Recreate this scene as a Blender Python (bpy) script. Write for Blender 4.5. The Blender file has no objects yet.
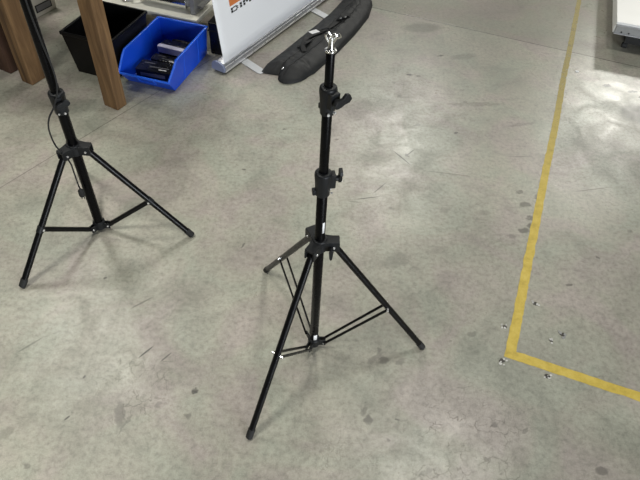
import bpy, bmesh, math, random
from math import sin, cos, pi, radians
from mathutils import Vector, Matrix, noise
S = bpy.context.scene
COL = S.collection
random.seed(4)

# ---------------------------------------------------------------- camera
cd = bpy.data.cameras.new('camera'); cam = bpy.data.objects.new('camera', cd); COL.objects.link(cam)
cd.sensor_width = 36; cd.lens = 600 / 640 * 36; cd.sensor_fit = 'HORIZONTAL'
PITCH, ROLL = 0.829, 0.059
F = Vector((0, cos(PITCH), -sin(PITCH))); R0 = Vector((1, 0, 0)); U0 = R0.cross(F)
Rv = R0 * cos(ROLL) + U0 * sin(ROLL); Uv = U0 * cos(ROLL) - R0 * sin(ROLL)
cam.matrix_world = Matrix(((Rv.x, Uv.x, -F.x, 0), (Rv.y, Uv.y, -F.y, 0), (Rv.z, Uv.z, -F.z, 1.75), (0, 0, 0, 1)))
S.camera = cam
# ---------------------------------------------------------------- world, lamps, exposure
W = bpy.data.worlds.new('world'); S.world = W; W.use_nodes = True
W.node_tree.nodes['Background'].inputs[0].default_value = (0.93, 0.97, 1.0, 1)
W.node_tree.nodes['Background'].inputs[1].default_value = 0.045
S.view_settings.view_transform = 'Standard'; S.view_settings.look = 'None'
S.view_settings.gamma = 1; S.view_settings.use_curve_mapping = False
S.view_settings.exposure = -0.07
def lamp(name, loc, sx, sy, power, rot=0, col=(1, 0.985, 0.91), spread=180):
    l = bpy.data.lights.new(name, 'AREA'); l.shape = 'RECTANGLE'; l.size = sx; l.size_y = sy
    l.energy = power; l.color = col; l.spread = radians(spread)
    o = bpy.data.objects.new(name, l); COL.objects.link(o); o.location = loc; o.rotation_euler = (0, 0, rot)
LR = radians(-27)
lamp('overhead_light', (-2.6, 4.05, 5.0), 0.9, 0.9, 68, LR, spread=125)
lamp('overhead_light', (-1.9, 0.30, 5.0), 0.9, 0.9, 40, LR, spread=80)  # unseen lamp added to lift the brightness of the left floor
lamp('overhead_light', (1.40, 2.74, 5.0), 0.8, 0.8, 66, LR)
lamp('overhead_light', (1.25, 8.40, 5.0), 0.8, 0.8, 185, LR)
lamp('overhead_light', (5.5, 9.9, 5.0), 0.9, 0.9, 345, LR)
# unseen cool area light added behind the camera to brighten the banner
lamp('banner_fill', (4.0, -4.0, 1.35), 3.0, 2.4, 430, 0, (.90, .95, 1.0))
d_ = COL.objects['banner_fill']; d_.rotation_euler = (Vector((-.3, 3.2, 1.0)) - d_.location).to_track_quat('-Z', 'Y').to_euler()

# ---------------------------------------------------------------- materials
class NT:
    def __init__(s, name):
        s.m = bpy.data.materials.new(name); s.m.use_nodes = True; s.t = s.m.node_tree; s.n = s.t.nodes
        s.b = s.n['Principled BSDF']; s.out = s.n['Material Output']
    def node(s, typ, **kw):
        nd = s.n.new(typ)
        for k, v in kw.items(): setattr(nd, k, v)
        return nd
    def link(s, a, b): s.t.links.new(a, b)
    def math(s, op, a, b=None, clamp=False):
        nd = s.node('ShaderNodeMath', operation=op); nd.use_clamp = clamp
        for i, v in enumerate((a, b)):
            if v is None: continue
            if isinstance(v, (int, float)): nd.inputs[i].default_value = v
            else: s.link(v, nd.inputs[i])
        return nd.outputs[0]
    def noise(s, vec, scale, detail=4, rough=.55, dist=0):
        nd = s.node('ShaderNodeTexNoise'); s.link(vec, nd.inputs['Vector'])
        nd.inputs['Scale'].default_value = scale; nd.inputs['Detail'].default_value = detail
        nd.inputs['Roughness'].default_value = rough; nd.inputs['Distortion'].default_value = dist
        return nd.outputs['Fac']
    def ramp(s, fac, stops):
        nd = s.node('ShaderNodeValToRGB'); cr = nd.color_ramp
        cr.elements[0].position, cr.elements[0].color = stops[0][0], (*stops[0][1], 1)
        cr.elements[1].position, cr.elements[1].color = stops[-1][0], (*stops[-1][1], 1)
        for p, c in stops[1:-1]:
            e = cr.elements.new(p); e.color = (*c, 1)
        s.link(fac, nd.inputs[0]); return nd.outputs[0]
    def maprange(s, v, a, b, c=0., d=1.):
        nd = s.node('ShaderNodeMapRange'); nd.clamp = True; nd.interpolation_type = 'SMOOTHSTEP'
        s.link(v, nd.inputs[0])
        for i, x in enumerate((a, b, c, d)): nd.inputs[i + 1].default_value = x
        return nd.outputs[0]
    def mix(s, fac, a, b, blend='MIX'):
        nd = s.node('ShaderNodeMix', data_type='RGBA', blend_type=blend)
        for sock, v in ((nd.inputs[0], fac), (nd.inputs[6], a), (nd.inputs[7], b)):
            if isinstance(v, (int, float)): sock.default_value = v
            elif isinstance(v, tuple): sock.default_value = (*v, 1)
            else: s.link(v, sock)
        return nd.outputs[2]

def lin(r, g, b):
    f = lambda c: ((c / 255 + .055) / 1.055) ** 2.4 if c / 255 > .04045 else c / 255 / 12.92
    return (f(r), f(g), f(b))

def plain(name, col, rough=.5, metal=0., var=.12, scale=30, bump=0., bscale=300, spec=.5, coat=0.):
    k = NT(name); tc = k.node('ShaderNodeTexCoord').outputs['Object']
    n = k.noise(tc, scale)
    lo = tuple(c * (1 - var) for c in col); hi = tuple(min(1, c * (1 + var)) for c in col)
    k.link(k.ramp(n, [(.3, lo), (.7, hi)]), k.b.inputs['Base Color'])
    k.b.inputs['Metallic'].default_value = metal; k.b.inputs['Specular IOR Level'].default_value = spec
    k.b.inputs['Coat Weight'].default_value = coat
    k.link(k.maprange(n, .2, .8, max(.02, rough - .06), rough + .06), k.b.inputs['Roughness'])
    if bump:
        bp = k.node('ShaderNodeBump'); bp.inputs['Strength'].default_value = bump; bp.inputs['Distance'].default_value = .001
        k.link(k.noise(tc, bscale, 3), bp.inputs['Height']); k.link(bp.outputs[0], k.b.inputs['Normal'])
    return k.m

# polished, stained and cracked concrete floor
MARKS = [  # x, y, angle, half length, half width, strength  (oil spots, scratches, patches on the floor)
    (.239, 1.072, .3, .022, .014, .45), (.223, 1.113, 1.3, .014, .010, .4), (.292, 1.071, .5, .022, .014, .35), (.215, 1.085, .7, .045, .012, .25),
    (.183, .857, .4, .016, .018, .5), (.17, .89, 1.2, .020, .011, .35), (.27, .863, .0, .008, .006, .5), (.243, .796, .0, .010, .007, .35),
    (.58, .866, .4, .014, .012, .4), (.351, 2.141, -.9, .065, .0035, .9), (.39, 2.18, .9, .035, .003, .7), (.375, 2.16, 1.9, .02, .007, .55),
    (.193, 1.862, .25, .060, .003, .7), (.245, 1.93, .9, .055, .003, .55), (.142, 1.833, 0, .03, .003, .4),
    (.864, 1.877, .4, .03, .016, .45), (.857, 1.958, .2, .02, .013, .4), (.93, 1.931, .2, .02, .018, .4),
    (.516, 1.817, .5, .03, .018, .2), (.684, 1.813, .2, .028, .018, .2), (.474, 1.589, .3, .04, .02, .15),
    (.869, 1.753, .2, .024, .018, .5), (.83, 1.722, .2, .026, .017, .5), (.87, 1.799, .6, .02, .014, .45), (.775, 1.683, .3, .02, .015, .3),
    (.608, 3.05, .3, .028, .006, .7), (.737, 3.054, .3, .09, .03, .25), (.428, 2.838, .2, .022, .007, .75), (.47, 2.83, .2, .02, .006, .6), (.529, 3.355, .2, .13, .06, .3),
    (-.557, 1.052, .9, .034, .0035, .85), (-.487, 1.037, .9, .026, .003, .6), (-.74, .805, .9, .012, .003, .9), (-.731, .947, 1.2, .007, .004, .8),
    (-.945, 1.052, .8, .05, .004, .35), (-.584, .831, 1.9, .05, .018, .35), (-.56, .80, 1.2, .04, .006, .3), (-.372, .92, 0, .010, .010, .7),
    (.441, 2.398, .2, .02, .012, .3), (1.485, 2.845, .1, .028, .016, .8), (1.611, 2.801, .2, .032, .012, .85), (1.66, 2.76, .2, .04, .01, .7),
    (1.582, 2.60, .2, .12, .10, .45), (.56, 2.05, -.1, .12, .004, .3), (1.18, 2.0, .25, .10, .004, .35), (.9, 2.2, .1, .07, .004, .3),
    (-.78, 1.35, .4, .012, .007, .6), (-.30, 1.55, .9, .016, .005, .5), (.55, 1.2, .2, .02, .012, .3), (.62, 2.35, .1, .012, .008, .6), (.95, 2.45, .3, .09, .012, .25), (.75, 2.6, .1, .16, .02, .22), (.30, 1.52, .5, .07, .04, .2), (-.15, .62, .3, .03, .02, .35), (.02, 2.6, .8, .02, .008, .5), (-.62, 1.25, .7, .05, .004, .4),
    (.672, .855, .8, .015, .006, .3), (.88, .74, .1, .02, .014, .4), (-.35, 2.0, .3, .01, .006, .6), (-.2, 2.3, .3, .011, .008, .5),
    (.05, 2.25, .3, .012, .007, .4), (.35, .70, .5, .05, .006, .25), (-.9, .75, .9, .03, .02, .25), (1.1, 1.6, .2, .01, .006, .5), (.95, 1.45, .2, .012, .007, .45),
]
def concrete():
    k = NT('polished_concrete'); P = k.node('ShaderNodeTexCoord').outputs['Object']
    big = k.noise(P, 1.6, 5, .6, .6); mid = k.noise(P, 7, 6, .65, .8); fine = k.noise(P, 60, 5, .7); grit = k.noise(P, 420, 2, .6)
    tint = k.noise(P, 3.4, 4, .5, 1.)
    c = k.ramp(tint, [(.36, lin(160, 161, 147)), (.5, lin(163, 160, 147)), (.64, lin(165, 157, 149))])
    c = k.mix(1., c, k.ramp(big, [(.28, (.70, .70, .70)), (.5, (1, 1, 1)), (.72, (1.2, 1.2, 1.2))]), 'MULTIPLY')
    c = k.mix(1., c, k.ramp(mid, [(.28, (.76, .76, .755)), (.5, (1, 1, 1)), (.74, (1.14, 1.14, 1.15))]), 'MULTIPLY')
    c = k.mix(1., c, k.ramp(fine, [(.30, (.72, .72, .72)), (.5, (1, 1, 1)), (.70, (1.18, 1.18, 1.18))]), 'MULTIPLY')
    c = k.mix(1., c, k.ramp(grit, [(.3, (.80, .80, .80)), (.7, (1.16, 1.16, 1.16))]), 'MULTIPLY')
    # warped coordinates for irregular edges
    ns = k.node('ShaderNodeTexNoise'); k.link(P, ns.inputs['Vector']); ns.inputs['Scale'].default_value = 45; ns.inputs['Detail'].default_value = 3
    v1 = k.node('ShaderNodeVectorMath', operation='SUBTRACT'); k.link(ns.outputs['Color'], v1.inputs[0]); v1.inputs[1].default_value = (.5, .5, .5)
    v2 = k.node('ShaderNodeVectorMath', operation='SCALE'); k.link(v1.outputs[0], v2.inputs[0]); v2.inputs['Scale'].default_value = .030
    v3 = k.node('ShaderNodeVectorMath', operation='ADD'); k.link(P, v3.inputs[0]); k.link(v2.outputs[0], v3.inputs[1]); PW = v3.outputs[0]
    # dark streaky wear scuffs
    mp = k.node('ShaderNodeMapping'); mp.inputs['Rotation'].default_value = (0, 0, .45); mp.inputs['Scale'].default_value = (3, 14, 1); k.link(PW, mp.inputs[0])
    st = k.noise(mp.outputs[0], 2.2, 6, .7, .4)
    c = k.mix(k.maprange(st, .60, .74, 0, .30), c, lin(96, 92, 86))
    # small dark flecks
    vo = k.node('ShaderNodeTexVoronoi'); vo.inputs['Scale'].default_value = 9; k.link(PW, vo.inputs['Vector'])
    fl = k.math('MULTIPLY', k.maprange(vo.outputs['Distance'], .06, .13, 1, 0), k.maprange(k.noise(P, 3.1, 2), .52, .62))
    c = k.mix(k.math('MULTIPLY', fl, .45), c, lin(85, 82, 76))
    vo = k.node('ShaderNodeTexVoronoi'); vo.inputs['Scale'].default_value = 34; k.link(PW, vo.inputs['Vector'])
    fl = k.math('MULTIPLY', k.maprange(vo.outputs['Distance'], .07, .15, 1, 0), k.maprange(k.noise(P, 6, 2), .50, .62))
    c = k.mix(k.math('MULTIPLY', fl, .4), c, lin(92, 88, 82))
    # craze cracks, only in two worn zones
    vc = k.node('ShaderNodeTexVoronoi', feature='DISTANCE_TO_EDGE'); vc.inputs['Scale'].default_value = 23; k.link(PW, vc.inputs['Vector'])
    zone = None
    for (x, y, r) in ((-.52, .93, .22), (.50, .80, .30), (.12, .70, .12)):
        d = k.node('ShaderNodeVectorMath', operation='DISTANCE'); k.link(P, d.inputs[0]); d.inputs[1].default_value = (x, y, 0)
        z = k.maprange(d.outputs['Value'], r * .35, r, 1, 0); zone = z if zone is None else k.math('MAXIMUM', zone, z)
    cr = k.math('MULTIPLY', k.math('MULTIPLY', k.maprange(vc.outputs['Distance'], .008, .035, 1, 0), zone), k.maprange(k.noise(P, 11, 4), .46, .60))
    c = k.mix(k.math('MULTIPLY', cr, .5), c, lin(88, 84, 78))
    # individual marks
    tot = None
    for (x, y, a, L, w, s) in MARKS:
        m = k.node('ShaderNodeMapping', vector_type='TEXTURE'); k.link(PW if w > .004 else P, m.inputs[0])
        m.inputs['Location'].default_value = (x, y, 0); m.inputs['Rotation'].default_value = (0, 0, a); m.inputs['Scale'].default_value = (L, w, 1)
        ln = k.node('ShaderNodeVectorMath', operation='LENGTH'); k.link(m.outputs[0], ln.inputs[0])
        q = k.maprange(ln.outputs['Value'], .6, 1.12, min(.95, s * 1.3), 0); tot = q if tot is None else k.math('MAXIMUM', tot, q)
    c = k.mix(k.math('MULTIPLY', tot, k.maprange(fine, .2, .55, .6, 1.)), c, lin(70, 66, 62))
    # saw-cut joints
    jm = None
    for (x0, y0, x1, y1, w, s) in ((.223, 3.58, 1.8, 3.026, .0045, .85), (-1.344, 1.79, -.95, 2.40, .0030, .6), (-2.2, 2.35, -1.344, 1.79, .0, 0)):
        if s == 0: continue
        a = math.atan2(y1 - y0, x1 - x0); m = k.node('ShaderNodeMapping', vector_type='TEXTURE'); k.link(P, m.inputs[0])
        m.inputs['Location'].default_value = (x0, y0, 0); m.inputs['Rotation'].default_value = (0, 0, a)
        sp = k.node('ShaderNodeSeparateXYZ'); k.link(m.outputs[0], sp.inputs[0])
        q = k.maprange(k.math('ABSOLUTE', sp.outputs['Y']), w * .4, w, s, 0); jm = q if jm is None else k.math('MAXIMUM', jm, q)
    jm = k.math('MULTIPLY', jm, k.maprange(mid, .3, .6, .7, 1))
    c = k.mix(jm, c, lin(48, 46, 42))
    # floor colour mixed darker beyond the joint
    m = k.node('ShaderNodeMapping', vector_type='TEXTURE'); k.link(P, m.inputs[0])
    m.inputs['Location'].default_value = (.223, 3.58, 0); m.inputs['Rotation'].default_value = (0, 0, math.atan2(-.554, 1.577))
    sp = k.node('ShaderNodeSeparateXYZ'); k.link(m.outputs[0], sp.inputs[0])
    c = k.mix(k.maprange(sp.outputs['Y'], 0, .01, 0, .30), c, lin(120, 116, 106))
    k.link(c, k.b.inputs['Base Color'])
    k.link(k.maprange(k.math('ADD', k.math('MULTIPLY', mid, .6), k.math('MULTIPLY', big, .4)), .35, .65, .39, .26), k.b.inputs['Roughness'])
    bp = k.node('ShaderNodeBump'); bp.inputs['Strength'].default_value = .22; bp.inputs['Distance'].default_value = .002
    h = k.math('SUBTRACT', k.math('ADD', fine, k.math('MULTIPLY', grit, .25)), k.math('ADD', jm, cr))
    k.link(h, bp.inputs['Height']); k.link(bp.outputs[0], k.b.inputs['Normal'])
    return k.m

def yellow_paint():
    k = NT('worn_yellow_tape'); P = k.node('ShaderNodeTexCoord').outputs['Object']
    n = k.noise(P, 26, 6, .7); f = k.noise(P, 160, 4, .7)
    c = k.ramp(n, [(.3, lin(178, 154, 62)), (.5, lin(204, 178, 74)), (.7, lin(216, 192, 94))])
    sp = k.node('ShaderNodeSeparateXYZ'); k.link(P, sp.inputs[0])
    far = k.maprange(sp.outputs['Y'], 1.7, 3.1, 0, 1)      # dirtier where carts drive over it, further up the line
    c = k.mix(k.math('MULTIPLY', far, .75), c, lin(140, 130, 82))
    c = k.mix(k.maprange(f, .60, .72, 0, .45), c, lin(120, 108, 70))
    k.link(c, k.b.inputs['Base Color']); k.b.inputs['Roughness'].default_value = .55
    tr = k.node('ShaderNodeBsdfTransparent'); mx = k.node('ShaderNodeMixShader')
    w = k.math('ADD', k.math('MULTIPLY', f, .6), k.math('MULTIPLY', n, .4))
    thr = k.math('SUBTRACT', .64, k.math('MULTIPLY', far, .12))
    al = k.math('MULTIPLY', k.math('SUBTRACT', w, thr), 12, True)
    k.link(al, mx.inputs[0]); k.link(k.b.outputs[0], mx.inputs[1]); k.link(tr.outputs[0], mx.inputs[2]); k.link(mx.outputs[0], k.out.inputs[0])
    return k.m

def wood(name, c1, c2, c3):
    k = NT(name); P = k.node('ShaderNodeTexCoord').outputs['Object']
    mp = k.node('ShaderNodeMapping'); mp.inputs['Scale'].default_value = (13, 13, 1.3); k.link(P, mp.inputs[0])
    n = k.noise(mp.outputs[0], 1.6, 6, .65, .8)
    c = k.ramp(n, [(.3, c1), (.5, c2), (.72, c3)])
    kn = k.node('ShaderNodeTexVoronoi'); kn.inputs['Scale'].default_value = 5; k.link(P, kn.inputs['Vector'])
    c = k.mix(k.maprange(kn.outputs['Distance'], .08, .16, .6, 0), c, c1)
    k.link(c, k.b.inputs['Base Color']); k.b.inputs['Roughness'].default_value = .7
    bp = k.node('ShaderNodeBump'); bp.inputs['Strength'].default_value = .4; bp.inputs['Distance'].default_value = .002
    k.link(n, bp.inputs['Height']); k.link(bp.outputs[0], k.b.inputs['Normal'])
    return k.m

M = dict(
    floor=concrete(), yellow=yellow_paint(),
    black=plain('black_satin_metal', (.0025, .0025, .003), .28, 0, .2, spec=.12),
    leg=plain('black_anodised_tube', (.004, .004, .0045), .30, 0, .2, spec=.2),
    plastic=plain('dark_grey_plastic', (.009, .010, .0115), .45, 0, .15, bump=.15, spec=.3),
    rubber=plain('black_rubber', (.012, .012, .012), .75),
    chrome=plain('bright_steel', (.80, .80, .78), .22, 1, .06),
    rivet=plain('steel_rivet', (.85, .85, .85), .3, .7, .04),
    alu=plain('brushed_aluminium', (.56, .57, .60), .36, .85, .06),
    plate=plain('pale_painted_steel', (.66, .67, .68), .35, .2, .04),
    endcap=plain('blue_grey_plastic_end_cap', lin(128, 136, 160), .4, .2, .06),
    banner=plain('white_banner_film', (.83, .84, .86), .42, 0, .01, 3),
    orange=plain('orange_print', lin(206, 122, 66), .5, 0, .05),
    ink=plain('black_print', (.01, .01, .01), .5),
    nylon=plain('black_nylon_fabric', (.0065, .007, .0075), .6, 0, .35, 40, .5, 700),
    webbing=plain('black_webbing', (.008, .008, .008), .7, 0, .2),
    white=plain('white_label', (.85, .85, .85), .5, 0, .03),
    blue=plain('blue_polypropylene', lin(18, 76, 208), .34, 0, .05, 10, spec=.55),
    bluelight=plain('blue_polypropylene_rim', lin(36, 98, 224), .34, 0, .04, 10),
    bin=plain('black_crate_plastic', (.004, .004, .0045), .42, 0, .2, spec=.25),
    device=plain('black_device_plastic', (.006, .006, .0065), .30, 0, .15, spec=.35),
    devgrey=plain('grey_device_trim', (.13, .13, .14), .35, 0, .1),
    lilac=plain('pale_grey_device_cover', lin(206, 204, 222), .4, 0, .03),
    rackwhite=plain('white_painted_board', lin(238, 236, 224), .45, 0, .04),
    carton=plain('white_carton_board', lin(188, 184, 172), .7, 0, .05),
    grime=plain('grey_painted_steel', lin(150, 150, 148), .5, .1, .1, bump=.2),
    platwhite=plain('white_laminate', (.86, .855, .83), .4, 0, .01, 4),
    dark=plain('black_gap_shade', (.008, .008, .008), .7),
    chip=plain('pale_concrete_chip', lin(205, 203, 198), .7, 0, .08, 200),
    pit=plain('dark_pit', lin(78, 75, 70), .8),
    wood=wood('rough_timber', lin(74, 53, 32), lin(112, 84, 53), lin(146, 114, 76)),
    wooddark=wood('shade_toned_timber', lin(50, 32, 22), lin(70, 46, 32), lin(84, 58, 40)),  # darker timber copy, the side panel's shadow put into its colour
)

# ---------------------------------------------------------------- helpers
def link(name, bm, mat, parent=None, smooth=True, angle=35, bevel=0, seg=2):
    bmesh.ops.remove_doubles(bm, verts=bm.verts, dist=1e-6)
    bmesh.ops.recalc_face_normals(bm, faces=bm.faces)
    me = bpy.data.meshes.new(name); bm.to_mesh(me); bm.free()
    me.materials.append(M[mat] if isinstance(mat, str) else mat)
    o = bpy.data.objects.new(name, me); COL.objects.link(o)
    if smooth:
        for p in me.polygons: p.use_smooth = True
        me.set_sharp_from_angle(angle=radians(angle))
    if bevel:
        b = o.modifiers.new('bevel', 'BEVEL'); b.width = bevel; b.segments = seg; b.limit_method = 'ANGLE'; b.angle_limit = radians(30); b.harden_normals = True
    if parent is not None: o.parent = parent
    return o
def tag(o, label=None, cat=None, group=None, kind=None):
    for k_, v in (('label', label), ('category', cat), ('group', group), ('kind', kind)):
        if v: o[k_] = v
    return o
def thing(name, label, cat, loc=(0, 0, 0), rz=0, group=None):
    o = bpy.data.objects.new(name, None); COL.objects.link(o); o.location = loc; o.rotation_euler = (0, 0, rz); o.empty_display_size = .05
    return tag(o, label, cat, group)
def box(bm, c, s, rot=None):
    m = Matrix.Translation(c) @ (rot.to_4x4() if rot else Matrix()) @ Matrix.Diagonal((*s, 1))
    bmesh.ops.create_cube(bm, size=1, matrix=m); return bm
def frame(axis):
    z = Vector(axis).normalized(); x = z.cross(Vector((0, 0, 1)))
    x = Vector((1, 0, 0)) if x.length < 1e-4 else x.normalized()
    return Matrix((x, z.cross(x), z)).transposed()
def cyl(bm, a, b, r, r2=None, seg=20, caps=True):
    a, b = Vector(a), Vector(b); d = b - a
    bmesh.ops.create_cone(bm, cap_ends=caps, segments=seg, radius1=r, radius2=r if r2 is None else r2, depth=d.length,
                          matrix=Matrix.Translation((a + b) / 2) @ frame(d).to_4x4())
    return bm
def lathe(bm, prof, c=(0, 0, 0), seg=24):
    rings = []
    for r, z in prof:
        rings.append([bm.verts.new((c[0] + r * cos(2 * pi * i / seg), c[1] + r * sin(2 * pi * i / seg), c[2] + z)) for i in range(seg)])
    for A, B in zip(rings, rings[1:]):
        for i in range(seg): bm.faces.new((A[i], A[(i + 1) % seg], B[(i + 1) % seg], B[i]))
    bm.faces.new(rings[0][::-1]); bm.faces.new(rings[-1]); return bm
def smoothpath(pts, n=8):
    pts = [Vector(p) for p in pts]; P = [pts[0] * 2 - pts[1]] + pts + [pts[-1] * 2 - pts[-2]]; out = []
    for i in range(1, len(P) - 2):
        for j in range(n):
            t = j / n; a, b, c, d = P[i - 1:i + 3]
            out.append(.5 * (2 * b + (c - a) * t + (2 * a - 5 * b + 4 * c - d) * t * t + (3 * b - a - 3 * c + d) * t ** 3))
    return out + [pts[-1]]
def sweep(bm, path, prof, up=Vector((0, 0, 1))):
    "sweep a closed 2-D profile (side, up) along a path"
    rings = []
    for i, p in enumerate(path):
        t = (path[min(i + 1, len(path) - 1)] - path[max(i - 1, 0)]).normalized()
        s = t.cross(up); s = s.normalized() if s.length > 1e-3 else t.cross(Vector((1, 0, 0))).normalized()
        u = s.cross(t)
        rings.append([bm.verts.new(p + s * x + u * y) for x, y in prof])
    n = len(prof)
    for A, B in zip(rings, rings[1:]):
        for i in range(n): bm.faces.new((A[i], A[(i + 1) % n], B[(i + 1) % n], B[i]))
    bm.faces.new(rings[0][::-1]); bm.faces.new(rings[-1]); return bm
def tube(bm, path, r, seg=8, up=Vector((0, 0, 1))):
    return sweep(bm, path, [(r * cos(2 * pi * i / seg), r * sin(2 * pi * i / seg)) for i in range(seg)], up)
def prism(bm, pts, z0, z1, m=Matrix()):
    A = [bm.verts.new(m @ Vector((x, y, z0))) for x, y in pts]; B = [bm.verts.new(m @ Vector((x, y, z1))) for x, y in pts]
    bm.faces.new(A[::-1]); bm.faces.new(B); n = len(pts)
    for i in range(n): bm.faces.new((A[i], A[(i + 1) % n], B[(i + 1) % n], B[i]))
    return bm
def rrect(w, h, r, n=5):
    out = []
    for cx, cy, a in ((w / 2 - r, h / 2 - r, 0), (-w / 2 + r, h / 2 - r, 90), (-w / 2 + r, -h / 2 + r, 180), (w / 2 - r, -h / 2 + r, 270)):
        for i in range(n + 1):
            t = radians(a + 90 * i / n); out.append((cx + r * cos(t), cy + r * sin(t)))
    return out
NB = bmesh.new

# ---------------------------------------------------------------- floor
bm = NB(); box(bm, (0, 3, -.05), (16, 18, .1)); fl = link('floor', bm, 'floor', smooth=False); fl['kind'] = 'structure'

# yellow line: long arm and short arm meeting in a corner
def line_mesh():
    bm = NB(); c = Vector((.672, 1.128)); far = Vector((1.88, 4.72)); right = Vector((2.0, .686)); w = .0180
    d1 = (far - c).normalized(); d2 = (right - c).normalized(); n1 = Vector((-d1.y, d1.x)); n2 = Vector((-d2.y, d2.x))
    def rag(base, n, s, t): return w * (1 - .09 * min(t, 3)) + .0034 * (noise.noise(Vector((t * 22, s * 9, base))) + .6 * noise.noise(Vector((t * 70, s * 5, base))))
    z = .0007
    for base, (p, q, n) in enumerate(((c - d1 * w, far, n1), (c - d2 * w * .8, right, n2))):
        L = (q - p).length; N = int(L / .012); prev = None
        for i in range(N + 1):
            t = L * i / N; m = p.lerp(q, i / N) + n * .006 * noise.noise(Vector((t * 1.8, base, 2)))
            row = []
            for s in (1, -1):
                e = m + n * s * rag(base, n, s, t); row.append((bm.verts.new((e.x, e.y, z + .0002 * base)), bm.verts.new((e.x, e.y, .0001))))
            if prev:
                bm.faces.new((prev[0][0], prev[1][0], row[1][0], row[0][0]))
                bm.faces.new((prev[0][1], prev[0][0], row[0][0], row[0][1])); bm.faces.new((prev[1][0], prev[1][1], row[1][1], row[1][0]))
            prev = row
    return bm
tag(link('floor_line', line_mesh(), 'yellow', smooth=False), 'worn yellow line taped on the concrete floor, turning a corner', 'floor line')

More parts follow.
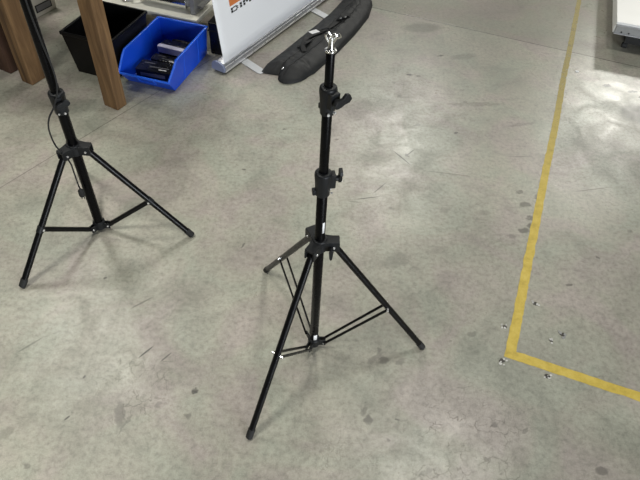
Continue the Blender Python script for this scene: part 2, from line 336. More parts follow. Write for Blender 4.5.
# ---------------------------------------------------------------- tripod light stands
def make_stand(label, loc, rz_legs, hinge, foot_r, struts, sections, clamps, leg_r, frac, low_z, double, hub_r, top_stud):
    t = thing('light_stand', label, 'light stand', loc)
    # telescoping pole sections
    for (z0, z1, r) in sections:
        bm = NB(); lathe(bm, [(r * .9, z0), (r, z0 + .002), (r, z1 - .002), (r * .9, z1)], seg=28); link('pole_section', bm, 'black', t)
    r0 = sections[0][2]
    # upper hub with three forks
    bm = NB(); lathe(bm, [(r0 + .001, hinge - .022), (hub_r, hinge - .022), (hub_r, hinge + .014), (hub_r - .003, hinge + .019), (r0 + .001, hinge + .019)], seg=28)
    for a in rz_legs:
        d = Vector((cos(a), sin(a), 0)); n = Vector((-sin(a), cos(a), 0)); rot = Matrix((d, n, Vector((0, 0, 1)))).transposed()
        for s in (1, -1): box(bm, d * (hub_r + .012) + n * s * (leg_r + .003) + Vector((0, 0, hinge - .004)), (.044, .005, .030), rot)
        ww = leg_r + .0055; prism(bm, [(0, -hub_r * .95), (hub_r + .012, -ww), (hub_r + .033, -ww), (hub_r + .033, ww), (hub_r + .012, ww), (0, hub_r * .95)], hinge + .008, hinge + .016, rot.to_4x4())
    hub = link('hub', bm, 'plastic', t, bevel=.0015)
    for a in rz_legs:
        d = Vector((cos(a), sin(a), 0)); n = Vector((-sin(a), cos(a), 0)); c = d * (hub_r + .018) + Vector((0, 0, hinge - .004))
        for s in (1, -1): link('rivet', cyl(NB(), c + n * s * (leg_r + .004), c + n * s * (leg_r + .0085), .0042, .003, 12), 'rivet', hub)
    # lower hub
    bm = NB(); lathe(bm, [(r0 * .5, low_z - .014), (r0 + .006, low_z - .014), (r0 + .006, low_z + .016), (r0 + .002, low_z + .020), (r0 * .5, low_z + .020)], seg=28)
    for a in rz_legs:
        d = Vector((cos(a), sin(a), 0)); n = Vector((-sin(a), cos(a), 0)); rot = Matrix((d, n, Vector((0, 0, 1)))).transposed()
        for s in (1, -1): box(bm, d * (r0 + .012) + n * s * .007 + Vector((0, 0, low_z)), (.028, .004, .026), rot)
    low = link('lower_collar', bm, 'plastic', t, bevel=.001)
    for a in rz_legs:
        d = Vector((cos(a), sin(a), 0)); n = Vector((-sin(a), cos(a), 0)); c = d * (r0 + .019) + Vector((0, 0, low_z))
        for s in (1, -1): link('rivet', cyl(NB(), c + n * s * .009, c + n * s * .0125, .0036, .0028, 10), 'rivet', low)
    # legs, rubber feet, struts
    for i, a in enumerate(rz_legs):
        fr = foot_r[i]; d = Vector((cos(a), sin(a), 0)); n = Vector((-sin(a), cos(a), 0))
        top = d * (hub_r + .016) + Vector((0, 0, hinge - .004)); foot = d * fr + Vector((0, 0, leg_r * .55))
        ax = (top - foot).normalized(); e = foot + ax * .018
        bm = NB(); cyl(bm, e, top, leg_r, seg=20); leg = link('leg', bm, 'leg', t)
        bm = NB(); cyl(bm, foot - ax * .002, foot + ax * .030, leg_r * 1.10, leg_r * 1.16, 20); link('rubber_foot', bm, 'rubber', leg, bevel=.0015)
        att = foot.lerp(top, frac[i]); side = -ax.cross(n).normalized()
        if side.z > 0: side = -side
        lo = d * (r0 + .020) + Vector((0, 0, low_z)); bm = NB()
        prof = rrect(.004, .011, .0015, 2)
        for s in ((0, 1) if double else (0,)):
            if double:
                o_ = n * (.0105 if s else -.0105); la = lo + o_; pb = att + o_ * 1.25
                bar = rrect(.0050, .0085, .001, 2); rr = .0035
            else:
                la = lo; pb = att + side * .004; bar = rrect(.014, .016, .003, 3); rr = .0045
            bm = NB(); sweep(bm, [la, pb], bar); st = link('strut', bm, 'leg', t)
            link('rivet', cyl(NB(), pb - n * (.006 if double else .0125), pb + n * (.006 if double else .0125), rr, seg=10), 'rivet', st)
        if not double:
            bk = NB(); sweep(bk, [att - ax * .012, att + ax * .012], rrect(leg_r * 2.15, leg_r * 2.15, leg_r * .8, 3)); link('leg_bracket', bk, 'plastic', leg, bevel=.0008)
    # clamps: (z0, z1, pole radius, wing direction, wing kind)
    for (z0, z1, r, wa, kind) in clamps:
        R_ = r + .0065; h = z1 - z0
        bm = NB(); lathe(bm, [(r, z0), (R_ - .002, z0), (R_ - .001, z0 + .3 * h), (R_, z0 + .55 * h), (R_ + .002, z1 - .012), (R_ + .001, z1 - .003), (R_ - .003, z1), (r - .004, z1)], seg=28)
        d = Vector((cos(wa), sin(wa), 0)); n = Vector((-sin(wa), cos(wa), 0)); rot = Matrix((d, n, Vector((0, 0, 1)))).transposed()
        box(bm, d * (R_ + .002) + Vector((0, 0, z0 + h * .62)), (.016, .024, h * .55), rot)
        box(bm, -d * (R_) + Vector((0, 0, z0 + h * .14)), (.012, .016, h * .2), rot)
        if kind: box(bm, -d * (R_ - .002) + n * .004 + Vector((0, 0, z1 - h * .25)), (.012, .02, h * .3), rot)
        cl = link('clamp', bm, 'plastic', t, bevel=.0018)
        kb = NB(); c = d * (R_ + .020) + Vector((0, 0, z0 + h * .66))
        cyl(kb, d * (R_ + .006) + Vector((0, 0, z0 + h * .66)), c + d * .004, .0075, seg=16)
        tilt = Matrix.Rotation(radians(-72 if kind else 8), 3, d) @ rot
        wing = [(-.007, 0), (-.006, .012), (-.010, .024), (-.006, .033), (.004, .035), (.008, .026), (.006, .010), (.007, 0), (.006, -.010), (.004, -.016), (-.003, -.017), (-.006, -.010)]
        wing = [(x_ * 1.35, y_ * .86 + .002) for x_, y_ in wing]
        mt = Matrix.Translation(c + d * .002) @ (tilt @ Matrix(((0, 0, 1), (1, 0, 0), (0, 1, 0)))).to_4x4()
        prism(kb, wing, -.004, .004, mt)
        link('wing_knob', kb, 'plastic', cl, bevel=.001)
        sc = NB(); cyl(sc, d * R_ * .8 + n * .006 + Vector((0, 0, z0 + .008)), d * (R_ + .002) + n * .008 + Vector((0, 0, z0 + .008)), .0035, seg=10)
        link('screw', sc, 'rivet', cl); sc = NB()
        cyl(sc, d * (R_ - .001) - n * .010 + Vector((0, 0, z0 + .010)), d * (R_ + .003) - n * .012 + Vector((0, 0, z0 + .010)), .003, seg=10)
        link('screw', sc, 'rivet', cl)
    if top_stud:
        zt = sections[-1][1]; r = sections[-1][2]
        bm = NB(); lathe(bm, [(.002, zt - .004), (r + .0015, zt - .001), (r + .0028, zt), (r + .0026, zt + .003), (.008, zt + .0042), (.0062, zt + .008), (.0058, zt + .03), (.003, zt + .033)], seg=28)
        sp = link('spigot', bm, 'chrome', t, bevel=.0006)
        bm = NB()   # wing screw: hub, two looped wings, side knob
        zc = zt + .024; u = Vector((.999, .04, 0))
        cyl(bm, (0, 0, zt + .010), (0, 0, zc + .002), .0052, .0046, seg=16)
        for s, l in ((-1, .023), (1, .021)):
            c0 = u * s * .0040 + Vector((0, 0, zc - .006))
            pth = smoothpath([c0, c0 + u * s * .006 + Vector((0, -.002, .012)), c0 + u * s * .0075 + Vector((0, -.003, l - .004)), c0 + u * s * .002 + Vector((0, -.003, l)), c0 - u * s * .003 + Vector((0, -.002, l - .006)), c0 - u * s * .001 + Vector((0, 0, .010))], 6)
            tube(bm, pth, .0024, 8, Vector((0, 1, 0)))
        cyl(bm, u * .006 + Vector((0, 0, zc + .002)), u * .013 + Vector((0, -.002, zc + .008)), .0030, seg=12)
        cyl(bm, u * .012 + Vector((0, -.002, zc + .008)), u * .018 + Vector((0, -.002, zc + .012)), .0046, seg=14)
        link('wing_screw', bm, 'chrome', sp)
    return t

A1 = [radians(-117.8), radians(2.9), radians(121.5)]
s1 = make_stand('black tripod light stand with bare silver spigot, standing alone mid floor', (-.001, 1.113, 0), A1, .524, (.380, .372, .372), None,
                [(.022, .735, .0140), (.70, .985, .0118), (.95, 1.108, .0098)],
                [(.709, .783, .0140, radians(12), 0), (.955, 1.026, .0118, radians(-52), 1)],
                .0098, (.47, .445, .43), .034, True, .022, True)
# hanging lock lever, pole stickers
bm = NB(); cyl(bm, (.034, -.008, .520), (.034, -.030, .520), .006, seg=12); prism(bm, [(-.006, 0), (.006, 0), (.004, -.030), (0, -.036), (-.004, -.030)], -.003, .003, Matrix.Translation((.034, -.027, .520)) @ Matrix(((1, 0, 0, 0), (0, 0, 1, 0), (0, 1, 0, 0), (0, 0, 0, 1))))
o = link('lock_lever', bm, 'plastic', s1, bevel=.001)
for z0, z1, w, rr, a0 in ((.575, .615, .30, .01415, -52), (.058, .085, .55, .0142, -70)):
    bm = NB(); n = 6; vs = []
    for i in range(n + 1):
        a = radians(a0) + w * 1.6 * (i / n - .5)
        vs.append((bm.verts.new((rr * cos(a), rr * sin(a), z0)), bm.verts.new((rr * cos(a), rr * sin(a), z1))))
    for p, q in zip(vs, vs[1:]): bm.faces.new((p[0], q[0], q[1], p[1]))
    st = link('sticker', bm, 'white', s1); st['label'] = 'small white sticker on the pole'
    sd = st.modifiers.new('solid', 'SOLIDIFY'); sd.thickness = .0003; sd.offset = 1

a2 = lambda x, y: math.atan2(y - 1.597, x + .866)
A2 = [a2(-1.058, 1.289), a2(-.504, 1.585), a2(-1.037, 1.917)]
s2 = make_stand('black tripod light stand with single flat struts beside the timber bench legs', (-.866, 1.597, 0), A2, .405, (.363, .363, .363), None,
                [(.012, .60, .0175), (.56, 1.15, .0150), (1.10, 1.62, .0125)],
                [(.552, .632, .0175, radians(-62), 1), (1.10, 1.17, .0150, radians(-10), 1)],
                .0112, (.445, .43, .44), .026, False, .026, True)

# ---------------------------------------------------------------- power cord on the left stand
cord = thing('power_cord', 'thin black power cord hanging down along the left tripod stand', 'cord', (0, 0, 0))
up = [(-.852, 1.574, 1.20), (-.850, 1.571, .958), (-.850, 1.572, .90), (-.845, 1.573, .807), (-.838, 1.573, .724), (-.842, 1.568, .66), (-.864, 1.558, .603), (-.890, 1.550, .561),
      (-.902, 1.545, .516), (-.899, 1.545, .453), (-.885, 1.550, .418), (-.878, 1.550, .395), (-.872, 1.552, .368), (-.874, 1.556, .325), (-.874, 1.556, .269), (-.872, 1.556, .248)]
bm = NB(); tube(bm, smoothpath(up, 6), .0028, 8, Vector((0, 1, 0))); link('cable', bm, 'rubber', cord)
bm = NB(); lathe(bm, [(.003, 0), (.005, -.004), (.0105, -.010), (.0115, -.030), (.009, -.036), (.004, -.037)], (-.872, 1.556, .250), 16)
for s in (-1, 1): cyl(bm, (-.872 + s * .005, 1.556, .215), (-.872 + s * .005, 1.556, .200), .0018, seg=8)
link('plug', bm, 'rubber', cord)

# ---------------------------------------------------------------- timber workbench (legs in view, top above the frame)
BA = radians(-27)
bench = thing('wooden_workbench', 'heavy wooden workbench with rough square timber legs over the storage bins', 'workbench', (-1.008, 2.368, 0), BA)
def leg_prism(x0, y0, w, d, h, name='leg', mat='wood', chamfer=True):
    bm = NB(); box(bm, (x0 + w / 2, y0 + d / 2, h / 2), (w, d, h)); return link(name, bm, mat, bench, bevel=.004)
HB = .86
leg_prism(-.086, 0, .086, .064, HB)
leg_prism(-.570, -.067, .073, .090, HB)
leg_prism(-1.58, .34, .086, .064, HB); leg_prism(-1.55, -.04, .086, .09, HB)
pn = leg_prism(-1.02, -.053, .355, .05, HB, 'side_panel', 'wooddark'); pn['label'] = 'timber board toned dark as in shadow beside the outer bench leg'
bm = NB(); box(bm, (-.80, .20, HB + .025), (1.66, .55, .05)); link('tabletop', bm, 'wood', bench, bevel=.004)

# ---------------------------------------------------------------- stacking bins
def make_bin(name, label, loc, rz, w, d, h, cut, lip, mat, taper, rimmat):
    t = thing(name, label, 'storage bin', loc, rz)
    W2 = w / 2; D2 = d / 2; bx = W2 - taper; by = D2 - taper
    bm = NB(); V = lambda *p: bm.verts.new(p)
    if cut:
        fb = [V(-bx, -D2 - .012, 0), V(bx, -D2 - .012, 0)]; bb = [V(-bx, by, 0), V(bx, by, 0)]
        fl_ = [V(-W2 + .006, -D2 - .070, lip), V(W2 - .006, -D2 - .070, lip)]
        cu = [V(-W2, -D2 - .004, h * .88), V(W2, -D2 - .004, h * .88)]
        fu = [V(-W2, -D2 + .020, h), V(W2, -D2 + .020, h)]; bu = [V(-W2, D2, h), V(W2, D2, h)]
        bm.faces.new((fb[0], fb[1], bb[1], bb[0])); bm.faces.new((fb[0], fb[1], fl_[1], fl_[0])); bm.faces.new((bb[0], bb[1], bu[1], bu[0]))
        for i in (0, 1): bm.faces.new((fb[i], bb[i], bu[i], fu[i], cu[i], fl_[i]))
        rim = [(-W2 + .006, -D2 - .070, lip), (-W2, -D2 - .004, h * .88), (-W2, -D2 + .020, h), (-W2, D2, h), (W2, D2, h), (W2, -D2 + .020, h), (W2, -D2 - .004, h * .88), (W2 - .006, -D2 - .070, lip)]
    else:
        b4 = [V(-bx, -by, 0), V(bx, -by, 0), V(bx, by, 0), V(-bx, by, 0)]; u4 = [V(-W2, -D2, h), V(W2, -D2, h), V(W2, D2, h), V(-W2, D2, h)]
        bm.faces.new(b4)
        for i in range(4): bm.faces.new((b4[i], b4[(i + 1) % 4], u4[(i + 1) % 4], u4[i]))
        rim = [(-W2, -D2, h), (W2, -D2, h), (W2, D2, h), (-W2, D2, h)]
    o = link('bin_body', bm, mat, t, smooth=False)
    sd = o.modifiers.new('solid', 'SOLIDIFY'); sd.thickness = .004; sd.offset = -1
    bv = o.modifiers.new('bevel', 'BEVEL'); bv.width = .006 if cut else .004; bv.segments = 3; bv.limit_method = 'ANGLE'; bv.angle_limit = radians(40)
    # rolled rim
    bm = NB(); pts = [Vector(p) for p in rim] + [Vector(rim[0])]
    for a, b in zip(pts, pts[1:]):
        dd = (b - a).normalized(); sweep(bm, [a - dd * .003, b + dd * .003], rrect(.011, .009 if cut else .016, .003, 3))
    link('rim', bm, rimmat, t)
    return t
bb = make_bin('storage_bin', 'blue plastic open-front storage bin holding small black devices', (-.846, 2.789, .001), radians(-15), .282, .376, .154, True, .078, 'blue', .010, 'bluelight')
# label holder and side ribs of the blue bin
bm = NB(); tilt = Matrix.Rotation(math.atan2(.058, .078), 3, 'X')
for (x, z, w, h) in ((0, .066, .088, .004), (0, .030, .088, .004), (-.044, .048, .004, .040), (.044, .048, .004, .040)):
    box(bm, (x, -.186 - .014 - .058 * z / .078, z), (w, .006, h), tilt)
link('label_holder', bm, 'bluelight', bb, bevel=.001)
for s in (-1, 1):
    for y, dz in ((-.085, .0), (.075, .0)):
        link('side_rib', sweep(NB(), [Vector((s * .1305, y, .004)), Vector((s * .1395, y, .148))], rrect(.005, .004, .001, 2), Vector((0, 1, 0))), 'bluelight', bb)
kb = make_bin('storage_bin', 'black plastic crate under the workbench, left of the blue bin', (-1.145, 2.795, .001), radians(-17), .268, .345, .222, False, 0, 'bin', .022, 'bin')
bm = NB(); box(bm, (0, 0, .0), (.115, .10, .035)); o = link('tray', bm, 'devgrey', None, bevel=.004); o.location = (-1.12, 2.78, .025); o.rotation_euler = (0, 0, radians(-15))
tag(o, 'dull grey flat box lying inside the black crate', 'box')

# devices inside the blue bin
def device(label, x, y, z, w, d, h, rz, rx=0, ry=0, kind=0):
    c = Vector((-.846, 2.789, 0)); a = radians(-15); px = c.x + x * cos(a) - y * sin(a); py = c.y + x * sin(a) + y * cos(a)
    t = thing('electronic_device', label, 'device', (px, py, z), a + rz, 'devices in the blue bin'); t.rotation_euler = (rx, ry, a + rz)
    bm = NB(); prism(bm, rrect(w, d, .010), 0, h); link('casing', bm, 'device', t, bevel=.0025)
    if kind == 1:
        bm = NB(); prism(bm, rrect(w + .004, .030, .010), h * .55, h + .006, Matrix.Translation((0, -d / 2 + .012, 0))); o = link('cover', bm, 'lilac', t, bevel=.003); o['label'] = 'pale grey cover strip'
        bm = NB()
        for i in range(4): box(bm, (-w * .3 + i * w * .2, -d / 2 - .0008, h * .28), (w * .10, .002, h * .2))
        link('socket', bm, 'devgrey', t)
    else:
        bm = NB(); box(bm, (.0, -d / 2 - .0005, h * .55), (w * .7, .0022, h * .35)); box(bm, (w * .12, -d * .1, h + .0004), (w * .55, d * .10, .0018)); box(bm, (-w * .22, d * .22, h + .0004), (w * .3, d * .08, .0018)); link('face_panel', bm, 'devgrey', t, bevel=.0005)
        bm = NB(); box(bm, (w * .25, -d * .28, h + .0005), (w * .22, .006, .0015)); link('sticker', bm, 'white', t)
device('black device lying nearest the open front of the blue bin', -.012, -.114, .006, .190, .096, .052, radians(4))
device('black device lying flat in the middle of the blue bin', .0, -.022, .006, .165, .060, .046, radians(-3))
device('black device with pale grey cover strip across its front', .015, .072, .010, .185, .085, .068, radians(-2), kind=1)
device('thin black device leaning at the back wall of the blue bin', .030, .150, .008, .170, .034, .052, radians(2))

# ---------------------------------------------------------------- roll-up banner
bd = Vector((.476, .863, 0)).normalized(); BZ = math.atan2(bd.y, bd.x)   # local x along the base, -y is the printed side
ban = thing('roll_up_banner', 'white roll-up banner with orange and black print in aluminium base', 'banner', (-.583, 2.742, 0), BZ)
LB = 1.16
prof = [(-.036, .010), (-.040, .014), (-.040, .026), (-.037, .038), (-.030, .050), (-.010, .060), (.014, .064), (.030, .056), (.038, .040), (.040, .014), (.036, .010)]
mX = Matrix(((0, 0, 1, 0), (1, 0, 0, 0), (0, 1, 0, 0), (0, 0, 0, 1)))
bm = NB(); prism(bm, prof, .012, LB - .012, mX); cas = link('cassette', bm, 'alu', ban, bevel=.001)
bm = NB(); box(bm, (LB / 2, -.0385, .016), (LB - .03, .006, .010)); box(bm, (LB / 2, -.0375, .040), (LB - .03, .004, .004)); link('edge_trim', bm, 'rivet', cas, bevel=.001)
for x0, x1 in ((0, .014), (LB - .014, LB)):
    bm = NB(); prism(bm, [(a * 1.06, .006 + b * .97) for a, b in prof], x0, x1, mX); link('end_cap', bm, 'endcap', ban, bevel=.002)
for x in (.185, LB - .27):
    bm = NB(); pts = [(-.024, -.035), (.024, -.035), (.024, -.175)] + [(.024 * cos(t_), -.175 - .022 * sin(t_)) for t_ in [pi * i / 10 for i in range(1, 10)]] + [(-.024, -.175)]
    prism(bm, pts, .001, .006, Matrix.Translation((x, 0, 0)) @ Matrix.Rotation(radians(-15), 4, 'Z')); link('foot_plate', bm, 'plate', ban, bevel=.0015)
# banner film: slightly curved sheet, rises 2 m
bm = NB(); nx, nz = 24, 30; rows = []
W0, W1 = .026, LB - .026; HT = 2.02; LEAN = .13
for j in range(nz + 1):
    z = .046 + HT * j / nz; row = []
    for i in range(nx + 1):
        u_ = i / nx; x = W0 + (W1 - W0) * u_; y = -.030 + LEAN * z + .004 * sin(u_ * pi) * min(1, z)
        row.append(bm.verts.new((x, y, z)))
    rows.append(row)
for j in range(nz):
    for i in range(nx): bm.faces.new((rows[j][i], rows[j][i + 1], rows[j + 1][i + 1], rows[j + 1][i]))
film = link('banner_film', bm, 'banner', ban); sd = film.modifiers.new('solid', 'SOLIDIFY'); sd.thickness = .0008; sd.offset = 1
bm = NB(); tube(bm, [Vector((LB / 2, .020, .03)), Vector((LB / 2, .0 + LEAN * HT, HT + .05))], .008, 12, Vector((1, 0, 0))); link('support_pole', bm, 'alu', ban)
bm = NB(); box(bm, (LB / 2, -.026 + LEAN * (HT + .06), HT + .062), (LB - .05, .014, .03)); link('top_rail', bm, 'alu', ban, bevel=.002)
# print: orange bar, black stencil letters
yb = -.0325
def poly(bm, pts):
    prism(bm, pts, -.0008, .0008, Matrix.Translation((0, yb + .002, 0)) @ Matrix(((1, 0, 0, 0), (0, LEAN, 1, 0), (0, 1, 0, 0), (0, 0, 0, 1))))
bm = NB(); poly(bm, [(.146, .303), (.365, .303), (.365, .380), (.146, .380)]); link('orange_emblem', bm, 'orange', ban, smooth=False)
bm = NB(); x = .150; z0 = .268; VS = .72; HS = 1.32
def stripes(shape):
    # letter drawn as three stacked slabs with thin gaps, like a stencil
    for (a, b, c, d) in shape: poly(bm, [(x + a * HS, z0 + b * VS), (x + c * HS, z0 + b * VS), (x + c * HS, z0 + d * VS), (x + a * HS, z0 + d * VS)])
D_ = [(0, 0, .012, .015), (0, .019, .012, .034), (.014, 0, .036, .007), (.014, .027, .036, .034), (.032, .008, .044, .015), (.032, .019, .044, .027)]
I_ = [(0, 0, .013, .015), (0, .019, .013, .034)]
M_ = [(0, 0, .012, .015), (0, .019, .012, .034), (.014, .024, .022, .034), (.020, .012, .030, .024), (.028, .024, .036, .034), (.038, 0, .050, .015), (.038, .019, .050, .034)]
for sh, adv in ((D_, .056), (I_, .022), (M_, .062)):
    stripes(sh); x += adv * HS
link('lettering', bm, 'ink', ban, smooth=False)

# ---------------------------------------------------------------- black carry bag
Lp = [(.0, -.367, 2.768), (.06, -.345, 2.835), (.20, -.262, 2.985), (.40, -.135, 3.225), (.60, -.020, 3.445), (.80, .055, 3.640), (.93, .100, 3.745), (1., .145, 3.79)]
Rp = [(.0, -.125, 2.735), (.06, -.110, 2.760), (.20, -.080, 2.795), (.40, .045, 3.030), (.60, .135, 3.230), (.80, .215, 3.440), (.93, .240, 3.600), (1., .215, 3.73)]
def interp(T, s):
    for a, b in zip(T, T[1:]):
        if s <= b[0] + 1e-9:
            k_ = (s - a[0]) / (b[0] - a[0]); return Vector((a[1] + (b[1] - a[1]) * k_, a[2] + (b[2] - a[2]) * k_))
    return Vector(T[-1][1:])
def bag_pt(s, t):
    p = interp(Lp, s).lerp(interp(Rp, s), t)
    prof_ = max(0., 1 - abs(2 * t - 1) ** 3.0) ** .55
    tilt_ = .80 + .32 * (1 - abs(t - .66) / .66)
    end = min(1, (s / .07)) ** .5 * min(1, (1 - s) / .06) ** .5
    notch = 1 - .75 * math.exp(-((t - .42) / .07) ** 2) * math.exp(-(s / .055) ** 2)
    wr = .0055 * noise.noise(Vector((s * 14, t * 5, 1))) + .0040 * noise.noise(Vector((s * 40, t * 9, 3)))
    f_ = .075 * (max(0., sin(pi * min(1., max(0., (t - .42) / .58)))) ** .6) * max(0., 1 - s / .13) ** 1.5; p = p - Vector((.45, .89)) * f_
    return Vector((p.x, p.y, .003 + (.044 * prof_ * tilt_ + wr * prof_) * end * notch))
bag = thing('carry_bag', 'long black nylon carry bag lying on the floor beside the banner', 'bag', (0, 0, 0))
bm = NB(); NS, NT_ = 110, 28; top = [[bm.verts.new(bag_pt(i / NS, j / NT_)) for j in range(NT_ + 1)] for i in range(NS + 1)]
bot = [[bm.verts.new((top[i][j].co.x, top[i][j].co.y, .0012)) for j in (0, NT_)] for i in range(NS + 1)]
for i in range(NS):
    for j in range(NT_): bm.faces.new((top[i][j], top[i + 1][j], top[i + 1][j + 1], top[i][j + 1]))
    bm.faces.new((bot[i][0], bot[i][1], bot[i + 1][1], bot[i + 1][0]))
    bm.faces.new((top[i][0], bot[i][0], bot[i + 1][0], top[i + 1][0])); bm.faces.new((top[i][NT_], top[i + 1][NT_], bot[i + 1][1], bot[i][1]))
bm.faces.new([bot[0][0]] + top[0] + [bot[0][1]]); bm.faces.new([bot[NS][1]] + top[NS][::-1] + [bot[NS][0]])
link('bag_body', bm, 'nylon', bag, angle=60)
for tt, name in ((.64, 'zipper'), (.36, 'piping')):
    bm = NB(); sweep(bm, [bag_pt(i / 90, tt + .05 * (1 - i / 90) * (-1 if tt > .5 else 1)) + Vector((0, 0, .0012)) for i in range(2, 89)], rrect(.0045, .003, .001, 2)); link(name, bm, 'webbing' if tt > .5 else 'plastic', bag)
zp = bag_pt(.045, .47); bm = NB(); box(bm, zp + Vector((0, 0, .004)), (.006, .026, .004), Matrix.Rotation(-.3, 3, 'Z')); o = link('zip_pull', bm, 'chrome', bag, bevel=.001)
# webbing strap with loops
def strap(pts, w=.026):
    bm = NB(); path = smoothpath(pts, 8); sweep(bm, path, rrect(w, .003, .001, 2)); return link('strap', bm, 'webbing', bag)
B = lambda s, t, h=0.: bag_pt(s, t) + Vector((0, 0, .0035 + h))
strap([B(.235, .52), B(.25, .42, .012), B(.285, .34, .018), B(.315, .30, .012), B(.345, .32, .004), B(.37, .36, .004), B(.43, .44, .003), B(.50, .50, .003), B(.56, .52, .002)])
strap([B(.235, .30, .001), B(.25, .38, .010), B(.27, .44, .018), B(.295, .42, .010), B(.32, .38, .002)], .02)
strap([B(.545, .44, .001), B(.555, .50, .018), B(.575, .56, .022), B(.60, .58, .012), B(.61, .64, .002)], .03)
strap([B(.60, .46, .001), B(.585, .52, .014), B(.60, .60, .014), B(.64, .66, .002)], .018)
bm = NB(); c = B(.372, .28, .006); rot = Matrix.Rotation(radians(35), 3, 'Z') @ Matrix.Rotation(radians(-8), 3, 'X'); box(bm, c, (.052, .040, .002), rot); o = link('tag', bm, 'white', bag, bevel=.0006); o['label'] = 'white paper tag on the strap'
bm = NB(); c = B(.425, .46, .006); rt = Matrix.Rotation(radians(20), 3, 'Z'); ring = [c + rt @ Vector((x_, y_, 0)) for x_, y_ in rrect(.050, .022, .006, 3)]; ring.append(ring[0]); tube(bm, ring, .0022, 6); link('buckle', bm, 'plastic', bag)
for (s_, t_) in ((.575, .62), (.55, .54)): link('snap_hook', cyl(NB(), B(s_, t_, .018), B(s_, t_, .018) + Vector((.012, .004, .002)), .004, seg=10), 'chrome', bag)

# ---------------------------------------------------------------- machine on white board behind the bins
rk = thing('roller_machine', 'white board with shiny metal cylinder and brackets behind the bins', 'machine', (-1.00, 3.07, 0), radians(-16))
bm = NB(); box(bm, (-.015, .20, .148), (.61, .42, .024)); link('base_board', bm, 'rackwhite', rk, bevel=.002)
for x in (-.26, .28):
    for y in (.04, .36):
        bm = NB(); cyl(bm, (x * .9, y, 0), (x * .9, y, .137), .018, .014, 16); link('leg', bm, 'rubber', rk)
bm = NB(); cyl(bm, (-.06, .085, .208), (.205, .085, .208), .045, seg=40); lk = link('cylinder', bm, 'chrome', rk, bevel=.002)
bm = NB(); cyl(bm, (-.085, .085, .208), (-.06, .085, .208), .032, .038, 32); link('end_flange', bm, 'grime', rk, bevel=.001)
link('end_flange', cyl(NB(), (.205, .085, .208), (.230, .085, .208), .028, seg=32), 'grime', rk, bevel=.001)
bm = NB(); box(bm, (.245, .11, .230), (.026, .14, .140)); box(bm, (.265, .13, .190), (.04, .11, .012)); link('bracket', bm, 'grime', rk, bevel=.002)
bm = NB(); box(bm, (-.115, .15, .215), (.022, .14, .112)); o = link('bracket', bm, 'rackwhite', rk, bevel=.002)
bm = NB(); tube(bm, smoothpath([(-.20, .06, .166), (-.165, .03, .168), (-.13, .05, .168), (-.12, .03, .18), (-.09, .05, .19), (-.08, .10, .20)], 6), .005, 8); box(bm, (-.16, .07, .174), (.05, .04, .03)); link('fitting', bm, 'chrome', rk, bevel=.001)

# black case standing between bin and banner
cs = thing('hard_case', 'black hard case standing between the blue bin and the white banner', 'case', (-.595, 3.00, 0), radians(-15))
bm = NB(); prism(bm, rrect(.085, .16, .012), .002, .180); link('case_body', bm, 'device', cs, bevel=.003)
bm = NB(); box(bm, (0, 0, .135), (.089, .164, .005)); link('lid_seam', bm, 'rubber', cs)
bm = NB(); tube(bm, smoothpath([(0, -.055, .178), (0, -.05, .202), (0, .05, .202), (0, .055, .178)], 8), .007, 10); link('handle', bm, 'rubber', cs)

# ---------------------------------------------------------------- cartons in the dark behind the bench
ct = thing('carton', 'white carton with black framed label in shadow behind the bench', 'box', (-1.704, 3.192, 0), radians(63))
bm = NB(); box(bm, (.08, .11, .088), (.16, .22, .172)); link('box_body', bm, 'carton', ct, bevel=.002)
bm = NB(); box(bm, (.075, -.0008, .048), (.115, .0016, .044)); lb = link('label_frame', bm, 'ink', ct)
bm = NB(); box(bm, (.075, -.0020, .048), (.100, .0012, .030)); link('label_print', bm, 'devgrey', lb)
c2_ = thing('carton', 'pale carton with dark bottom edge at the back under the bench', 'box', (-1.55, 3.50, 0), radians(0))
bm = NB(); box(bm, (0, .10, .12), (.22, .20, .20)); link('box_body', bm, 'carton', c2_, bevel=.002)
bm = NB(); box(bm, (0, .10, .011), (.226, .206, .020)); link('bottom_edge', bm, 'ink', c2_, bevel=.002)

# ---------------------------------------------------------------- white platform at the right
pz = math.atan2(-.554, 1.577)
pl = thing('platform_cart', 'low white topped platform with grey metal rail over black block for the shaded gap', 'platform', (1.585, 3.235, 0), pz + radians(3))
bm = NB(); box(bm, (.60, .45, .161), (1.20, .90, .014)); link('deck', bm, 'platwhite', pl, bevel=.002)
bm = NB(); box(bm, (.603, .012, .126), (1.190, .018, .054)); rl = link('side_rail', bm, 'grime', pl, bevel=.003)
bm = NB(); box(bm, (.603, .001, .150), (1.194, .010, .008)); box(bm, (.603, .000, .101), (1.194, .010, .005)); link('rail_lip', bm, 'alu', rl, bevel=.001)
for x in (.045, .085, .30, .55, .80): link('screw', cyl(NB(), (x, .006, .112), (x, -.0005, .112), .0042, seg=10), 'ink', rl)
bm = NB(); box(bm, (.006, .45, .126), (.012, .88, .054)); link('end_rail', bm, 'platwhite', pl, bevel=.002)
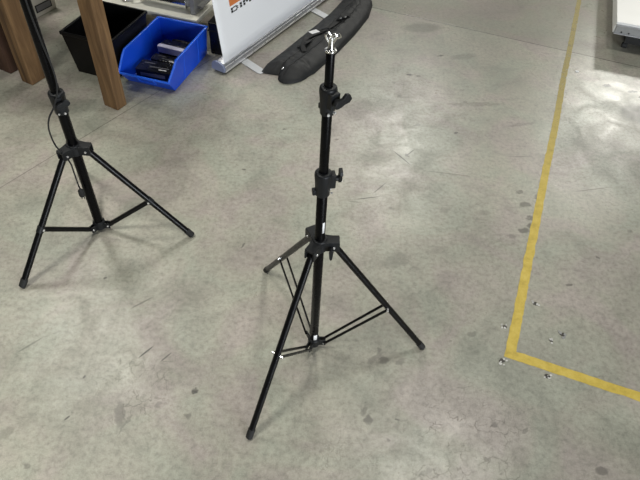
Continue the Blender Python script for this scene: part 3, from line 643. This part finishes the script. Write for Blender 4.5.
bm = NB(); box(bm, (.66, .48, .065), (1.14, .86, .068)); link('gap_shade_block', bm, 'dark', pl)  # near-black block colours in the shade of the hollow below the deck
for x in (.10, 1.1):
    for y in (.06, .82):
        bm = NB(); cyl(bm, (x - .015, y, .016), (x + .015, y, .016), .0155, seg=24); link('wheel', bm, 'rubber', pl, bevel=.002)
        

# ---------------------------------------------------------------- chipped spots in the concrete around the yellow corner
def chip(label, x, y, r, seed, white=.6):
    t = thing('concrete_chip', label, 'floor chip', (x, y, 0), seed * 1.3, 'chipped spots around the yellow corner')
    rnd = random.Random(seed); bm = NB()
    for i in range(5):
        a = rnd.uniform(0, 6.28); d = r * rnd.uniform(.35, .95); s = r * rnd.uniform(.16, .34); cx, cy = d * cos(a), d * sin(a)
        pts = [(cx + s * rnd.uniform(.6, 1.3) * cos(q * 1.047), cy + s * rnd.uniform(.6, 1.3) * sin(q * 1.047)) for q in range(6)]
        prism(bm, pts, .0003, .0018)
    link('crumbs', bm, 'chip' if white > .5 else 'grime', t, smooth=False)
    bm = NB(); pts = [(r * .55 * rnd.uniform(.6, 1.3) * cos(q * .785), r * .55 * rnd.uniform(.5, 1.2) * sin(q * .785)) for q in range(8)]
    prism(bm, pts, .0001, .0006); link('dark_pit', bm, 'pit', t, smooth=False)
chip('small chipped spot right of the long yellow arm, above its corner', .802, 1.350, .016, 1)
chip('small chipped spot at the left edge of the long yellow arm', .672, 1.240, .014, 2)
chip('dark chipped spot inside the yellow corner, its largest', .871, 1.220, .018, 3, .2)
chip('pale crumbly spot inside the yellow corner, nearest the line', .826, 1.192, .012, 4)
chip('whitish chipped spot just outside the tip of the yellow corner', .640, 1.099, .018, 5)
chip('whitish chipped spot below the short yellow arm', .782, 1.051, .016, 6)
t_ = NB(); prism(t_, [(.011 * cos(q), .008 * sin(q)) for q in (0, .9, 2.1, 3.0, 4.2, 5.3)], .0003, .004); o = link('paper_scrap', t_, 'white', smooth=False); o.location = (1.354, 2.968, 0); tag(o, 'tiny white scrap on the floor beyond the yellow line', 'scrap')
